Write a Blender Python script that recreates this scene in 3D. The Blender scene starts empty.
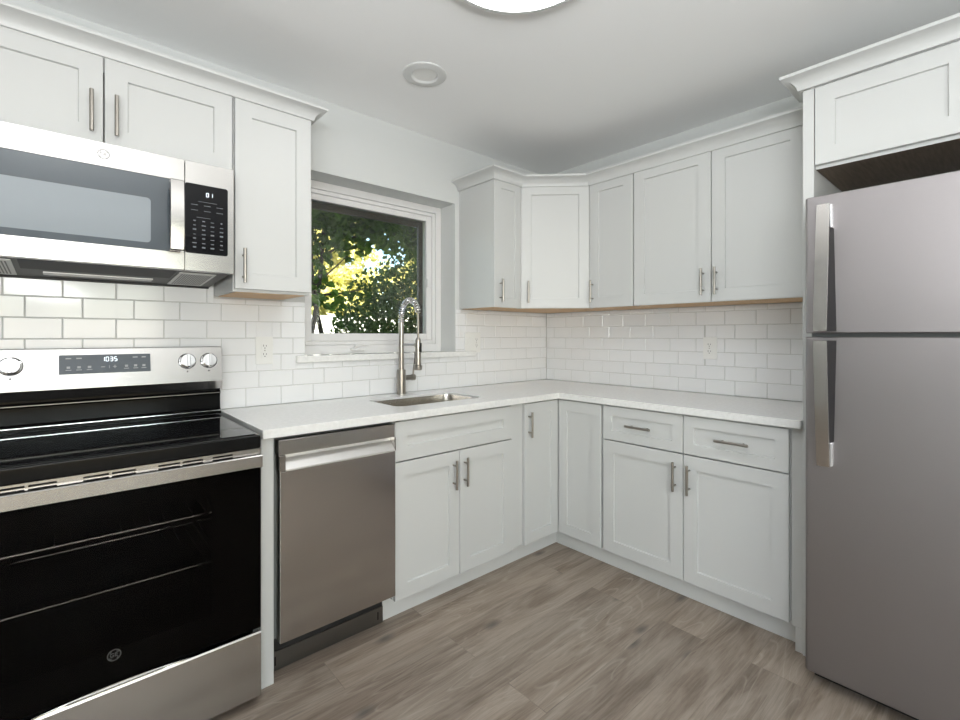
import bpy, bmesh, math, random
from mathutils import Vector, Matrix

random.seed(7)
SC = bpy.context.scene
COL = SC.collection
R = math.radians

# ------------------------------------------------------------ camera, world, lights
cam_data = bpy.data.cameras.new('camera')
cam = bpy.data.objects.new('camera', cam_data)
COL.objects.link(cam)
cam.location = (-2.828, -2.410, 1.280)
cam.rotation_euler = (R(90), 0, R(48.457 - 90))
cam_data.sensor_fit = 'HORIZONTAL'
cam_data.sensor_width = 36
cam_data.lens = 471.04 * 36 / 960
cam_data.shift_y = (335.5 - 360) / 960
cam_data.clip_start = 0.02
SC.camera = cam

world = bpy.data.worlds.new('sky')
SC.world = world
world.use_nodes = True
wn = world.node_tree
wn.nodes.clear()
w_out = wn.nodes.new('ShaderNodeOutputWorld')
w_bg = wn.nodes.new('ShaderNodeBackground')
w_sky = wn.nodes.new('ShaderNodeTexSky')
w_sky.sky_type = 'NISHITA'
w_sky.sun_disc = False
w_sky.sun_elevation = R(40)
w_sky.sun_rotation = R(195)
w_bg.inputs['Strength'].default_value = 0.45
wn.links.new(w_sky.outputs[0], w_bg.inputs['Color'])
wn.links.new(w_bg.outputs[0], w_out.inputs['Surface'])

sun_d = bpy.data.lights.new('sun', 'SUN')
sun_d.energy = 22.0
sun_d.angle = R(0.6)
sun_d.color = (1.0, 0.93, 0.78)
sun = bpy.data.objects.new('sun', sun_d)
COL.objects.link(sun)
sun.rotation_euler = Vector((0.25, 1.0, -0.85)).to_track_quat('-Z', 'Y').to_euler()


def area_light(name, loc, direction, sx, sy, power, color=(1, 1, 1)):
    d = bpy.data.lights.new(name, 'AREA')
    d.shape = 'RECTANGLE'
    d.size, d.size_y = sx, sy
    d.energy = power
    d.color = color
    o = bpy.data.objects.new(name, d)
    COL.objects.link(o)
    o.location = loc
    o.rotation_euler = Vector(direction).to_track_quat('-Z', 'Y').to_euler()
    return o


# fill lights added at the rear doors and left wall, in place of daylight
area_light('patio_fill_light', (-3.05, -5.12, 1.40), (0, 1, 1.2), 2.3, 1.7, 62, (0.96, 0.985, 1.02))
area_light('side_fill_light', (-4.62, -4.1, 1.45), (1, 0.35, 1.2), 1.3, 1.2, 72, (0.95, 0.98, 1.02))
# upward fill light added beside the camera to brighten the ceiling
area_light('ceiling_uplight_fill', (-2.95, -2.65, 1.65), (0.22, 0.22, 1), .45, .45, 31, (0.97, 0.99, 1.0))

SC.view_settings.view_transform = 'Standard'
SC.view_settings.look = 'None'
SC.view_settings.gamma = 1
SC.view_settings.use_curve_mapping = False
SC.view_settings.exposure = 0.15
SC.cycles.max_bounces = 10
SC.cycles.diffuse_bounces = 6
SC.cycles.transparent_max_bounces = 16
SC.cycles.sample_clamp_indirect = 6.0
SC.cycles.caustics_reflective = False
SC.cycles.caustics_refractive = False


# ------------------------------------------------------------ materials
def principled(name, color, rough=0.5, metal=0.0, **kw):
    m = bpy.data.materials.new(name)
    m.use_nodes = True
    b = m.node_tree.nodes['Principled BSDF']
    b.inputs['Base Color'].default_value = (*color, 1)
    b.inputs['Roughness'].default_value = rough
    b.inputs['Metallic'].default_value = metal
    for k, v in kw.items():
        b.inputs[k.replace('_', ' ')].default_value = v
    return m


def nodes(m):
    return m.node_tree.nodes, m.node_tree.links, m.node_tree.nodes['Principled BSDF']


def noise(m, scale, coords=(1, 1, 1), detail=4, rough=0.55, dist=0.0):
    n, l, b = nodes(m)
    tc = n.new('ShaderNodeTexCoord')
    mp = n.new('ShaderNodeMapping')
    mp.inputs['Scale'].default_value = coords
    t = n.new('ShaderNodeTexNoise')
    t.inputs['Scale'].default_value = scale
    t.inputs['Detail'].default_value = detail
    t.inputs['Roughness'].default_value = rough
    t.inputs['Distortion'].default_value = dist
    l.new(tc.outputs['Object'], mp.inputs['Vector'])
    l.new(mp.outputs[0], t.inputs['Vector'])
    return t


def ramp(m, src, stops):
    n, l, b = nodes(m)
    r = n.new('ShaderNodeValToRGB')
    e = r.color_ramp.elements
    while len(e) < len(stops):
        e.new(0.5)
    for el, (p, c) in zip(e, stops):
        el.position = p
        el.color = (*c, 1) if len(c) == 3 else c
    l.new(src, r.inputs['Fac'])
    return r


def add_bump(m, src, strength, dist=0.002):
    n, l, b = nodes(m)
    bp = n.new('ShaderNodeBump')
    bp.inputs['Strength'].default_value = strength
    bp.inputs['Distance'].default_value = dist
    l.new(src, bp.inputs['Height'])
    l.new(bp.outputs[0], b.inputs['Normal'])


def painted(name, color, rough, bump=0.05, scale=120):
    m = principled(name, color, rough)
    t = noise(m, scale)
    add_bump(m, t.outputs['Fac'], bump, 0.0006)
    return m


def steel(name, color, rough, axis):
    """brushed steel, grain stretched along one axis"""
    m = principled(name, color, rough, 1.0)
    n, l, b = nodes(m)
    sc = [1400, 1400, 1400]
    sc['xyz'.index(axis)] = 25
    t = noise(m, 1.0, tuple(sc), 3)
    r = ramp(m, t.outputs['Fac'], [(0.3, (rough - .02,) * 3), (0.7, (rough + .02,) * 3)])
    l.new(r.outputs['Color'], b.inputs['Roughness'])
    return m


M = {}
M['wall'] = painted('light_grey_wall_paint', (0.63, 0.645, 0.635), 0.7)
M['ceiling'] = painted('ceiling_paint', (0.91, 0.91, 0.905), 0.8)
M['white'] = painted('white_cabinet_paint', (0.56, 0.567, 0.558), 0.42, 0.02)
M['trim_white'] = painted('white_trim_paint', (0.66, 0.665, 0.655), 0.35, 0.02)
M['vinyl'] = principled('white_window_vinyl', (0.74, 0.735, 0.73), 0.35)
M['screen'] = principled('dark_brown_screen_frame', (0.03, 0.018, 0.014), 0.5)
M['tile'] = principled('glazed_white_tile', (0.755, 0.76, 0.765), 0.12)
_t = noise(M['tile'], 9, detail=2)
add_bump(M['tile'], _t.outputs['Fac'], 0.05, 0.004)
M['grout'] = painted('grey_grout', (0.52, 0.52, 0.50), 0.9)
M['steel_x'] = steel('brushed_steel', (0.53, 0.515, 0.495), 0.21, 'x')
M['steel_z'] = steel('brushed_steel_upright', (0.54, 0.52, 0.50), 0.17, 'z')
M['fridge'] = steel('fridge_brushed_steel', (0.315, 0.295, 0.299), 0.44, 'y')
M['lip'] = principled('satin_steel', (0.74, 0.73, 0.71), 0.42, 0.9)
M['web'] = principled('dark_handle_web', (0.018, 0.017, 0.019), 0.5, 0.0, Specular_IOR_Level=0.2)
M['plastic_chrome'] = principled('bright_end_cap', (0.72, 0.72, 0.74), 0.22, 0.7)
M['chrome'] = principled('polished_chrome', (0.82, 0.82, 0.82), 0.10, 1.0)
M['nickel'] = principled('brushed_nickel', (0.36, 0.335, 0.30), 0.30, 1.0)
M['sink'] = principled('sink_steel', (0.58, 0.55, 0.50), 0.26, 1.0)
M['dark_steel'] = steel('dark_steel', (0.20, 0.195, 0.185), 0.32, 'x')
M['black_glass'] = principled('black_glass', (0.005, 0.005, 0.006), 0.05, 0.0, Specular_IOR_Level=0.22)
M['black'] = principled('black_enamel', (0.006, 0.006, 0.006), 0.16, 0.0, Specular_IOR_Level=0.2)
M['black_matte'] = principled('black_plastic', (0.012, 0.012, 0.012), 0.55)
M['grey_plastic'] = principled('grey_plastic', (0.11, 0.11, 0.11), 0.5)
M['side_grey'] = principled('grey_enamel', (0.16, 0.17, 0.17), 0.45)
M['micro_glass'] = principled('microwave_door_glass', (0.085, 0.10, 0.115), 0.05)  # blue-grey of the reflected room put into the base colour
M['micro_window'] = principled('microwave_mesh_reflection', (0.27, 0.30, 0.325), 0.08)  # mesh tone, lightened by a reflection put into the colour
M['plastic_white'] = principled('white_plastic', (0.74, 0.74, 0.715), 0.35)
M['riser'] = principled('black_riser', (0.005, 0.005, 0.005), 0.14, 0.0, Specular_IOR_Level=0.10)
M['slot'] = principled('outlet_slot', (0.05, 0.05, 0.05), 0.6)
M['mark'] = principled('printed_mark', (0.11, 0.118, 0.13), 0.5)
M['display_mark'] = principled('display_print', (0.36, 0.37, 0.38), 0.5)
M['mark_emblem'] = principled('embossed_emblem', (0.33, 0.33, 0.33), 0.5)
M['mark_grey'] = principled('emblem_grey', (0.07, 0.07, 0.07), 0.4)
M['filter'] = principled('vent_filter_metal', (0.55, 0.55, 0.54), 0.4, 0.8)
M['lens'] = principled('lamp_cover', (0.80, 0.80, 0.78), 0.25)


def emission(name, color, strength):
    m = principled(name, color, 0.5)
    n, l, b = nodes(m)
    b.inputs['Emission Color'].default_value = (*color, 1)
    b.inputs['Emission Strength'].default_value = strength
    return m


M['digit'] = emission('lit_digit', (0.85, 0.93, 1.0), 1.2)
M['diffuser'] = emission('lit_diffuser', (0.98, 0.99, 1.0), 9.0)

# quartz counter
M['quartz'] = principled('pale_quartz', (0.78, 0.765, 0.74), 0.14)
_n, _l, _b = nodes(M['quartz'])
_t = noise(M['quartz'], 60, detail=6)
_r = ramp(M['quartz'], _t.outputs['Fac'], [(0.35, (0.73, 0.73, 0.715)), (0.65, (0.79, 0.79, 0.775))])
_l.new(_r.outputs['Color'], _b.inputs['Base Color'])

# wood underside of wall cabinets
M['ply'] = principled('bare_plywood', (0.62, 0.40, 0.20), 0.55)
_n, _l, _b = nodes(M['ply'])
_t = noise(M['ply'], 8, (1, 14, 1), 5)
_r = ramp(M['ply'], _t.outputs['Fac'], [(0.3, (0.50, 0.30, 0.14)), (0.7, (0.70, 0.48, 0.27))])
_l.new(_r.outputs['Color'], _b.inputs['Base Color'])
M['dark_ply'] = principled('shaded_plywood', (0.12, 0.085, 0.06), 0.6)  # plywood darkened for the dim space above the refrigerator
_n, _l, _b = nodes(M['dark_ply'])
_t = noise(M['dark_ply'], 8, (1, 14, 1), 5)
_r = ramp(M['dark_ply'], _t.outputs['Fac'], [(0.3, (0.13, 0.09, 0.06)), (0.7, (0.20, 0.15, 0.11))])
_l.new(_r.outputs['Color'], _b.inputs['Base Color'])


def floor_material():
    m = principled('vinyl_plank_floor', (0.3, 0.26, 0.22), 0.42)
    n, l, b = nodes(m)
    tc = n.new('ShaderNodeTexCoord')
    mp = n.new('ShaderNodeMapping')
    mp.inputs['Location'].default_value = (0.35, 0.07, 0)
    l.new(tc.outputs['Object'], mp.inputs['Vector'])
    br = n.new('ShaderNodeTexBrick')
    br.offset = 0.37
    br.offset_frequency = 2
    br.inputs['Scale'].default_value = 1
    br.inputs['Brick Width'].default_value = 1.25
    br.inputs['Row Height'].default_value = 0.185
    br.inputs['Mortar Size'].default_value = 0.0012
    br.inputs['Mortar Smooth'].default_value = 0.1
    br.inputs['Bias'].default_value = 0
    br.inputs['Color1'].default_value = (0, 0, 0, 1)
    br.inputs['Color2'].default_value = (1, 1, 1, 1)
    br.inputs['Mortar'].default_value = (0.5, 0.5, 0.5, 1)
    l.new(mp.outputs[0], br.inputs['Vector'])
    # every plank shifts the grain
    sh = n.new('ShaderNodeVectorMath')
    sh.operation = 'MULTIPLY_ADD'
    sh.inputs[1].default_value = (7.3, 3.1, 11.0)
    l.new(br.outputs['Color'], sh.inputs[0])
    l.new(mp.outputs[0], sh.inputs[2])

    def nz(scale, vec, detail, dist=0.0, rgh=0.6):
        mm = n.new('ShaderNodeMapping')
        mm.inputs['Scale'].default_value = vec
        l.new(sh.outputs[0], mm.inputs['Vector'])
        t = n.new('ShaderNodeTexNoise')
        t.inputs['Scale'].default_value = scale
        t.inputs['Detail'].default_value = detail
        t.inputs['Distortion'].default_value = dist
        t.inputs['Roughness'].default_value = rgh
        l.new(mm.outputs[0], t.inputs['Vector'])
        return t

    fine = nz(1, (5.0, 110, 4), 8, 0.5, 0.72)
    broad = nz(1, (1.6, 9, 2), 4, 1.0)
    # cathedral grain: contour lines of a stretched noise
    cath = nz(1, (1.3, 7, 1), 1.5, 0.3, 0.4)
    mul = n.new('ShaderNodeMath'); mul.operation = 'MULTIPLY'; mul.inputs[1].default_value = 16
    l.new(cath.outputs['Fac'], mul.inputs[0])
    pp = n.new('ShaderNodeMath'); pp.operation = 'PINGPONG'; pp.inputs[1].default_value = 0.5
    l.new(mul.outputs[0], pp.inputs[0])
    rc = n.new('ShaderNodeValToRGB')
    rc.color_ramp.elements[0].position = 0.0; rc.color_ramp.elements[0].color = (1, 1, 1, 1)
    rc.color_ramp.elements[1].position = 0.12; rc.color_ramp.elements[1].color = (0, 0, 0, 1)
    l.new(pp.outputs[0], rc.inputs['Fac'])
    mask = nz(1, (0.9, 4.5, 1), 2)
    rm = n.new('ShaderNodeValToRGB')
    rm.color_ramp.elements[0].position = 0.45; rm.color_ramp.elements[0].color = (0, 0, 0, 1)
    rm.color_ramp.elements[1].position = 0.57; rm.color_ramp.elements[1].color = (1, 1, 1, 1)
    l.new(mask.outputs['Fac'], rm.inputs['Fac'])
    cm = n.new('ShaderNodeMath'); cm.operation = 'MULTIPLY'
    l.new(rc.outputs['Color'], cm.inputs[0]); l.new(rm.outputs['Color'], cm.inputs[1])
    # knots
    mv = n.new('ShaderNodeMapping')
    mv.inputs['Scale'].default_value = (1.5, 3.6, 1)
    l.new(sh.outputs[0], mv.inputs['Vector'])
    vo = n.new('ShaderNodeTexVoronoi')
    vo.voronoi_dimensions = '2D'
    vo.inputs['Scale'].default_value = 1.0
    vo.inputs['Randomness'].default_value = 1.0
    l.new(mv.outputs[0], vo.inputs['Vector'])
    rk = n.new('ShaderNodeValToRGB')
    rk.color_ramp.elements[0].position = 0.015; rk.color_ramp.elements[0].color = (1, 1, 1, 1)
    rk.color_ramp.elements[1].position = 0.09; rk.color_ramp.elements[1].color = (0, 0, 0, 1)
    l.new(vo.outputs['Distance'], rk.inputs['Fac'])

    def mix(fac, a, bb, kind='MIX'):
        x = n.new('ShaderNodeMix'); x.data_type = 'RGBA'; x.blend_type = kind
        if isinstance(fac, float): x.inputs[0].default_value = fac
        else: l.new(fac, x.inputs[0])
        for i, v in ((6, a), (7, bb)):
            if isinstance(v, tuple): x.inputs[i].default_value = (*v, 1)
            else: l.new(v, x.inputs[i])
        return x.outputs[2]

    rf = n.new('ShaderNodeValToRGB')
    rf.color_ramp.elements[0].position = 0.36; rf.color_ramp.elements[0].color = (0.150, 0.112, 0.084, 1)
    rf.color_ramp.elements[1].position = 0.62; rf.color_ramp.elements[1].color = (0.34, 0.285, 0.235, 1)
    l.new(fine.outputs['Fac'], rf.inputs['Fac'])
    rb = n.new('ShaderNodeValToRGB')
    rb.color_ramp.elements[0].position = 0.38; rb.color_ramp.elements[0].color = (0.14, 0.105, 0.078, 1)
    rb.color_ramp.elements[1].position = 0.60; rb.color_ramp.elements[1].color = (0.35, 0.298, 0.25, 1)
    l.new(broad.outputs['Fac'], rb.inputs['Fac'])
    c = mix(0.55, rf.outputs['Color'], rb.outputs['Color'])
    cf = n.new('ShaderNodeMath'); cf.operation = 'MULTIPLY'; cf.inputs[1].default_value = 0.42
    l.new(cm.outputs[0], cf.inputs[0])
    c = mix(cf.outputs[0], c, (0.44, 0.39, 0.335))
    kf = n.new('ShaderNodeMath'); kf.operation = 'MULTIPLY'; kf.inputs[1].default_value = 0.8
    l.new(rk.outputs['Color'], kf.inputs[0])
    c = mix(kf.outputs[0], c, (0.085, 0.075, 0.07))
    rt = n.new('ShaderNodeValToRGB')
    rt.color_ramp.elements[0].color = (0.88, 0.87, 0.86, 1)
    rt.color_ramp.elements[1].color = (1.12, 1.10, 1.08, 1)
    l.new(br.outputs['Color'], rt.inputs['Fac'])
    c = mix(1.0, c, rt.outputs['Color'], 'MULTIPLY')
    sm = n.new('ShaderNodeMath'); sm.operation = 'MULTIPLY'; sm.inputs[1].default_value = 0.28
    l.new(br.outputs['Fac'], sm.inputs[0])
    c = mix(sm.outputs[0], c, (0.10, 0.085, 0.07))
    l.new(c, b.inputs['Base Color'])
    bp = n.new('ShaderNodeBump')
    bp.inputs['Strength'].default_value = 0.12
    bp.inputs['Distance'].default_value = 0.001
    l.new(fine.outputs['Fac'], bp.inputs['Height'])
    l.new(bp.outputs[0], b.inputs['Normal'])
    return m


M['floor'] = floor_material()


def pane_material(name, tint, refl=1.0):
    """thin clear pane: straight transmission and a Fresnel reflection"""
    m = bpy.data.materials.new(name)
    m.use_nodes = True
    n, l = m.node_tree.nodes, m.node_tree.links
    n.clear()
    o = n.new('ShaderNodeOutputMaterial')
    tr = n.new('ShaderNodeBsdfTransparent')
    tr.inputs[0].default_value = (*tint, 1)
    gl = n.new('ShaderNodeBsdfGlossy')
    gl.inputs['Roughness'].default_value = 0.02
    gl.inputs['Color'].default_value = (refl, refl, refl, 1)
    fr = n.new('ShaderNodeFresnel')
    fr.inputs[0].default_value = 1.45
    mx = n.new('ShaderNodeMixShader')
    l.new(fr.outputs[0], mx.inputs[0])
    l.new(tr.outputs[0], mx.inputs[1])
    l.new(gl.outputs[0], mx.inputs[2])
    l.new(mx.outputs[0], o.inputs['Surface'])
    return m


M['pane'] = pane_material('window_glass', (0.92, 0.94, 0.90))
M['oven_pane'] = pane_material('tinted_oven_glass', (0.62, 0.60, 0.58), 0.15)


def leaf_material(name, c1, c2, transl=0.35):
    m = bpy.data.materials.new(name)
    m.use_nodes = True
    n, l = m.node_tree.nodes, m.node_tree.links
    n.clear()
    o = n.new('ShaderNodeOutputMaterial')
    gi = n.new('ShaderNodeNewGeometry')
    r = n.new('ShaderNodeValToRGB')
    r.color_ramp.elements[0].color = (*c1, 1)
    r.color_ramp.elements[1].color = (*c2, 1)
    l.new(gi.outputs['Random Per Island'], r.inputs['Fac'])
    d = n.new('ShaderNodeBsdfDiffuse')
    t = n.new('ShaderNodeBsdfTranslucent')
    mx = n.new('ShaderNodeMixShader')
    mx.inputs[0].default_value = transl
    l.new(r.outputs[0], d.inputs['Color'])
    l.new(r.outputs[0], t.inputs['Color'])
    l.new(d.outputs[0], mx.inputs[1])
    l.new(t.outputs[0], mx.inputs[2])
    l.new(mx.outputs[0], o.inputs['Surface'])
    return m


M['leaf_broad'] = leaf_material('broad_leaf', (0.05, 0.10, 0.02), (0.16, 0.26, 0.05), .45)
M['leaf_bush'] = leaf_material('bush_leaf', (0.035, 0.07, 0.02), (0.12, 0.18, 0.055))
M['leaf_sunny'] = leaf_material('sunny_leaf', (0.50, 0.48, 0.14), (0.80, 0.74, 0.36), 0.3)  # pale yellow of strong sunlight put into the leaf colour
M['bark'] = painted('bark', (0.06, 0.045, 0.035), 0.9, 0.6, 30)
M['lawn'] = painted('lawn', (0.10, 0.14, 0.04), 0.9, 0.5, 60)
M['fence'] = painted('white_fence_paint', (0.80, 0.80, 0.80), 0.5)


# ------------------------------------------------------------ mesh helpers
class Frame:
    """u runs to the right as seen from the front, d comes out of the wall, z is up"""
    def __init__(self, o, r, n):
        self.o, self.r, self.n = Vector(o), Vector(r), Vector(n)

    def __call__(self, u, d, z):
        return self.o + self.r * u + self.n * d + Vector((0, 0, z))


A = Frame((0, 0, 0), (1, 0, 0), (0, -1, 0))        # window wall: u = x, d = -y
B = Frame((0, 0, 0), (0, -1, 0), (-1, 0, 0))       # refrigerator wall: u = -y, d = -x
W = Frame((0, 0, 0), (1, 0, 0), (0, 1, 0))         # plain world axes
S2 = math.sqrt(.5)


def add_box(bm, fr, u0, u1, d0, d1, z0, z1, bev=0.0, seg=1):
    v = [bm.verts.new(fr(u, d, z)) for z in (z0, z1) for d in (d0, d1) for u in (u0, u1)]
    f = [bm.faces.new([v[i] for i in q]) for q in
         ((0, 1, 3, 2), (4, 6, 7, 5), (0, 4, 5, 1), (2, 3, 7, 6), (0, 2, 6, 4), (1, 5, 7, 3))]
    if bev > 0:
        es = list({e for x in f for e in x.edges})
        bmesh.ops.bevel(bm, geom=es, offset=bev, segments=seg, affect='EDGES', profile=0.5)


def box(fr, *a, **k):
    bm = bmesh.new()
    add_box(bm, fr, *a, **k)
    return bm


def boxes(fr, lst, bev=0.0):
    bm = bmesh.new()
    for b in lst:
        add_box(bm, fr, *b, bev=bev)
    return bm


def add_tube(bm, pts, rad, seg=12, caps=True, closed=False):
    pts = [Vector(p) for p in pts]
    n = len(pts)
    rads = rad if isinstance(rad, (list, tuple)) else [rad] * n
    rings = []
    t = (pts[1] - pts[0]).normalized()
    up = Vector((0, 0, 1)) if abs(t.z) < 0.9 else Vector((1, 0, 0))
    x = t.cross(up).normalized()
    for i in range(n):
        if i == 0: t = pts[1] - pts[0]
        elif i == n - 1: t = pts[-1] - pts[-2]
        else: t = pts[i + 1] - pts[i - 1]
        t.normalize()
        x = (x - t * x.dot(t)).normalized()
        y = t.cross(x)
        rings.append([bm.verts.new(pts[i] + (x * math.cos(2 * math.pi * k / seg) + y * math.sin(2 * math.pi * k / seg)) * rads[i]) for k in range(seg)])
    for a, b in zip(rings[:-1], rings[1:]):
        for k in range(seg):
            bm.faces.new((a[k], a[(k + 1) % seg], b[(k + 1) % seg], b[k]))
    if caps:
        bm.faces.new(rings[0])
        bm.faces.new(rings[-1])


def tube(pts, rad, seg=12):
    bm = bmesh.new()
    add_tube(bm, pts, rad, seg)
    return bm


def add_lathe(bm, c, axis, prof, seg=32, x_axis=None):
    """revolve (radius, height) pairs about an axis through c"""
    axis = Vector(axis).normalized()
    ref = Vector((0, 0, 1)) if abs(axis.z) < 0.9 else Vector((1, 0, 0))
    x = axis.cross(ref).normalized()
    y = axis.cross(x)
    c = Vector(c)
    rings = []
    for r, h in prof:
        if r < 1e-6:
            rings.append([bm.verts.new(c + axis * h)])
        else:
            rings.append([bm.verts.new(c + axis * h + (x * math.cos(2 * math.pi * k / seg) + y * math.sin(2 * math.pi * k / seg)) * r) for k in range(seg)])
    for a, b in zip(rings[:-1], rings[1:]):
        if len(a) == 1 and len(b) == 1: continue
        for k in range(seg):
            k2 = (k + 1) % seg
            if len(a) == 1: bm.faces.new((a[0], b[k], b[k2]))
            elif len(b) == 1: bm.faces.new((a[k], a[k2], b[0]))
            else: bm.faces.new((a[k], a[k2], b[k2], b[k]))
    for q in (rings[0], rings[-1]):
        if len(q) > 2: bm.faces.new(q)


def lathe(c, axis, prof, seg=32):
    bm = bmesh.new()
    add_lathe(bm, c, axis, prof, seg)
    return bm


def add_prism(bm, fr, prof, u0, u1):
    """extrude a closed (d, z) outline along u"""
    a = [bm.verts.new(fr(u0, d, z)) for d, z in prof]
    b = [bm.verts.new(fr(u1, d, z)) for d, z in prof]
    n = len(prof)
    bm.faces.new(a)
    bm.faces.new(list(reversed(b)))
    for k in range(n):
        bm.faces.new((a[k], a[(k + 1) % n], b[(k + 1) % n], b[k]))


def prism(fr, prof, u0, u1):
    bm = bmesh.new()
    add_prism(bm, fr, prof, u0, u1)
    return bm


ORG = {}


def smooth_by_angle(me, ang=35):
    for p in me.polygons:
        p.use_smooth = True
    bm = bmesh.new()
    bm.from_mesh(me)
    for e in bm.edges:
        if len(e.link_faces) == 2 and e.calc_face_angle(0) > R(ang):
            e.smooth = False
    bm.to_mesh(me)
    bm.free()


def obj(name, bm, mat, parent=None, origin=None, smooth=True):
    """link one mesh object; vertices come in world coordinates"""
    bmesh.ops.recalc_face_normals(bm, faces=bm.faces)
    if parent is not None:
        o0 = ORG[parent]
    elif origin is not None:
        o0 = Vector(origin)
    else:
        xs = [v.co for v in bm.verts]
        o0 = Vector(((min(v.x for v in xs) + max(v.x for v in xs)) / 2,
                     (min(v.y for v in xs) + max(v.y for v in xs)) / 2, min(v.z for v in xs)))
    bmesh.ops.translate(bm, verts=bm.verts, vec=-o0)
    me = bpy.data.meshes.new(name)
    bm.to_mesh(me)
    bm.free()
    if smooth:
        smooth_by_angle(me)
    if isinstance(mat, (list, tuple)):
        for x in mat: me.materials.append(x)
    else:
        me.materials.append(mat)
    o = bpy.data.objects.new(name, me)
    COL.objects.link(o)
    if smooth:
        wm = o.modifiers.new('weighted_normals', 'WEIGHTED_NORMAL')
        wm.keep_sharp = True
    ORG[o] = o0
    if parent is not None:
        o.parent = parent
    else:
        o.location = o0
    return o


def thing(name, loc, label, cat, group=None):
    o = bpy.data.objects.new(name, None)
    o.empty_display_size = 0.1
    COL.objects.link(o)
    o.location = loc
    ORG[o] = Vector(loc)
    return tag(o, label, cat, group)


def tag(o, label, cat, group=None):
    o['label'] = label
    o['category'] = cat
    if group: o['group'] = group
    return o


def struct(o):
    o['kind'] = 'structure'
    return o


def text_mesh(txt, size, fr, u, d, z, depth=0.0006, align='CENTER'):
    """letters as flat raised mesh, standing in the frame at (u, d, z)"""
    cu = bpy.data.curves.new('lettering', 'FONT')
    cu.body = txt
    cu.size = size
    cu.align_x = align
    cu.align_y = 'CENTER'
    cu.extrude = depth
    cu.resolution_u = 3
    to = bpy.data.objects.new('lettering', cu)
    COL.objects.link(to)
    bpy.context.view_layer.update()
    dg = bpy.context.evaluated_depsgraph_get()
    me = bpy.data.meshes.new_from_object(to.evaluated_get(dg))
    bpy.data.objects.remove(to)
    bm = bmesh.new()
    bm.from_mesh(me)
    bpy.data.meshes.remove(me)
    for v in bm.verts:
        v.co = fr(u + v.co.x, d + v.co.z, z + v.co.y)
    return bm


def emblem(fr, u, d, z, r, mat, parent):
    """round monogram: a ring with two script letters in it and four swirls"""
    bm = bmesh.new()
    seg = 40
    def ring(r0, r1):
        a = [[bm.verts.new(fr(u + q * math.cos(2 * math.pi * k / seg), d + dd, z + q * math.sin(2 * math.pi * k / seg))) for k in range(seg)]
             for q, dd in ((r0, 0), (r0, .0008), (r1, .0008), (r1, 0))]
        for p in range(4):
            for k in range(seg):
                bm.faces.new((a[p][k], a[p][(k + 1) % seg], a[(p + 1) % 4][(k + 1) % seg], a[(p + 1) % 4][k]))
    ring(r * .86, r)
    for q in range(4):                       # little swirls towards the letters
        a0 = R(45 + 90 * q)
        pts = [fr(u + r * (.80 - .16 * t) * math.cos(a0 + .55 * (t - .5)), d + .0004, z + r * (.80 - .16 * t) * math.sin(a0 + .55 * (t - .5))) for t in (0, .25, .5, .75, 1)]
        add_tube(bm, pts, r * .05, 6)
    for i, ch in ((-1, 'G'), (1, 'E')):
        t = text_mesh(ch, r * .95, fr, u + i * r * .29, d + .0004, z)
        tm = bpy.data.meshes.new('x')
        t.to_mesh(tm)
        t.free()
        bm.from_mesh(tm)
        bpy.data.meshes.remove(tm)
    return obj('emblem', bm, mat, parent)


SEGS = {'0': 'abcdef', '1': 'bc', '3': 'abgcd', '5': 'afgcd', '2': 'abged', '8': 'abcdefg'}


def seven_segment(txt, fr, u, d, z, h, step):
    bm = bmesh.new()
    w, t = h * .52, h * .12
    for i, ch in enumerate(txt):
        x = u + (i - (len(txt) - 1) / 2) * step
        for s in SEGS[ch]:
            if s in 'agd':
                zz = {'a': h / 2, 'g': 0, 'd': -h / 2}[s]
                add_box(bm, fr, x - w / 2 + t * .3, x + w / 2 - t * .3, d, d + .0005, z + zz - t / 2, z + zz + t / 2)
            else:
                xx = x + (w / 2 if s in 'bc' else -w / 2)
                z0, z1 = ((0, h / 2) if s in 'bf' else (-h / 2, 0))
                add_box(bm, fr, xx - t / 2, xx + t / 2, d, d + .0005, z + z0 + t * .3, z + z1 - t * .3)
    return bm


# ------------------------------------------------------------ room shell
XL, YF, ZC = -4.7, -5.2, 2.52            # left wall, wall behind the camera, ceiling
WX0, WX1, WZ0, WZ1 = -1.895, -0.911, 1.172, 2.140   # window opening

struct(obj('floor', box(W, XL - .15, .15, YF - .15, .25, -.08, 0), M['floor'], origin=(0, 0, 0)))
struct(obj('ceiling', box(W, XL - .15, .15, YF - .15, .25, ZC, ZC + .12), M['ceiling'], origin=(0, 0, 0)))
wall_back = boxes(W, [(XL - .15, WX0, 0, .25, 0, ZC), (WX1, .15, 0, .25, 0, ZC),
                      (WX0, WX1, 0, .25, 0, WZ0 - .03), (WX0, WX1, 0, .25, WZ1, ZC)])
struct(obj('wall_back', wall_back, M['wall'], origin=(0, 0, 0), smooth=False))
struct(obj('wall_right', box(W, 0, .15, YF - .15, 0, 0, ZC), M['wall'], origin=(0, 0, 0)))
struct(obj('wall_left', boxes(W, [(XL - .15, XL, YF - .15, -4.8, 0, ZC), (XL - .15, XL, -3.4, 0, 0, ZC),
                                  (XL - .15, XL, -4.8, -3.4, 0, .75), (XL - .15, XL, -4.8, -3.4, 2.15, ZC)]), M['wall'], origin=(0, 0, 0), smooth=False))
struct(obj('wall_front', boxes(W, [(XL, -4.35, YF - .15, YF, 0, ZC), (-1.75, 0, YF - .15, YF, 0, ZC),
                                   (-4.35, -1.75, YF - .15, YF, 2.35, ZC)]), M['wall'], origin=(0, 0, 0), smooth=False))
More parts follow.
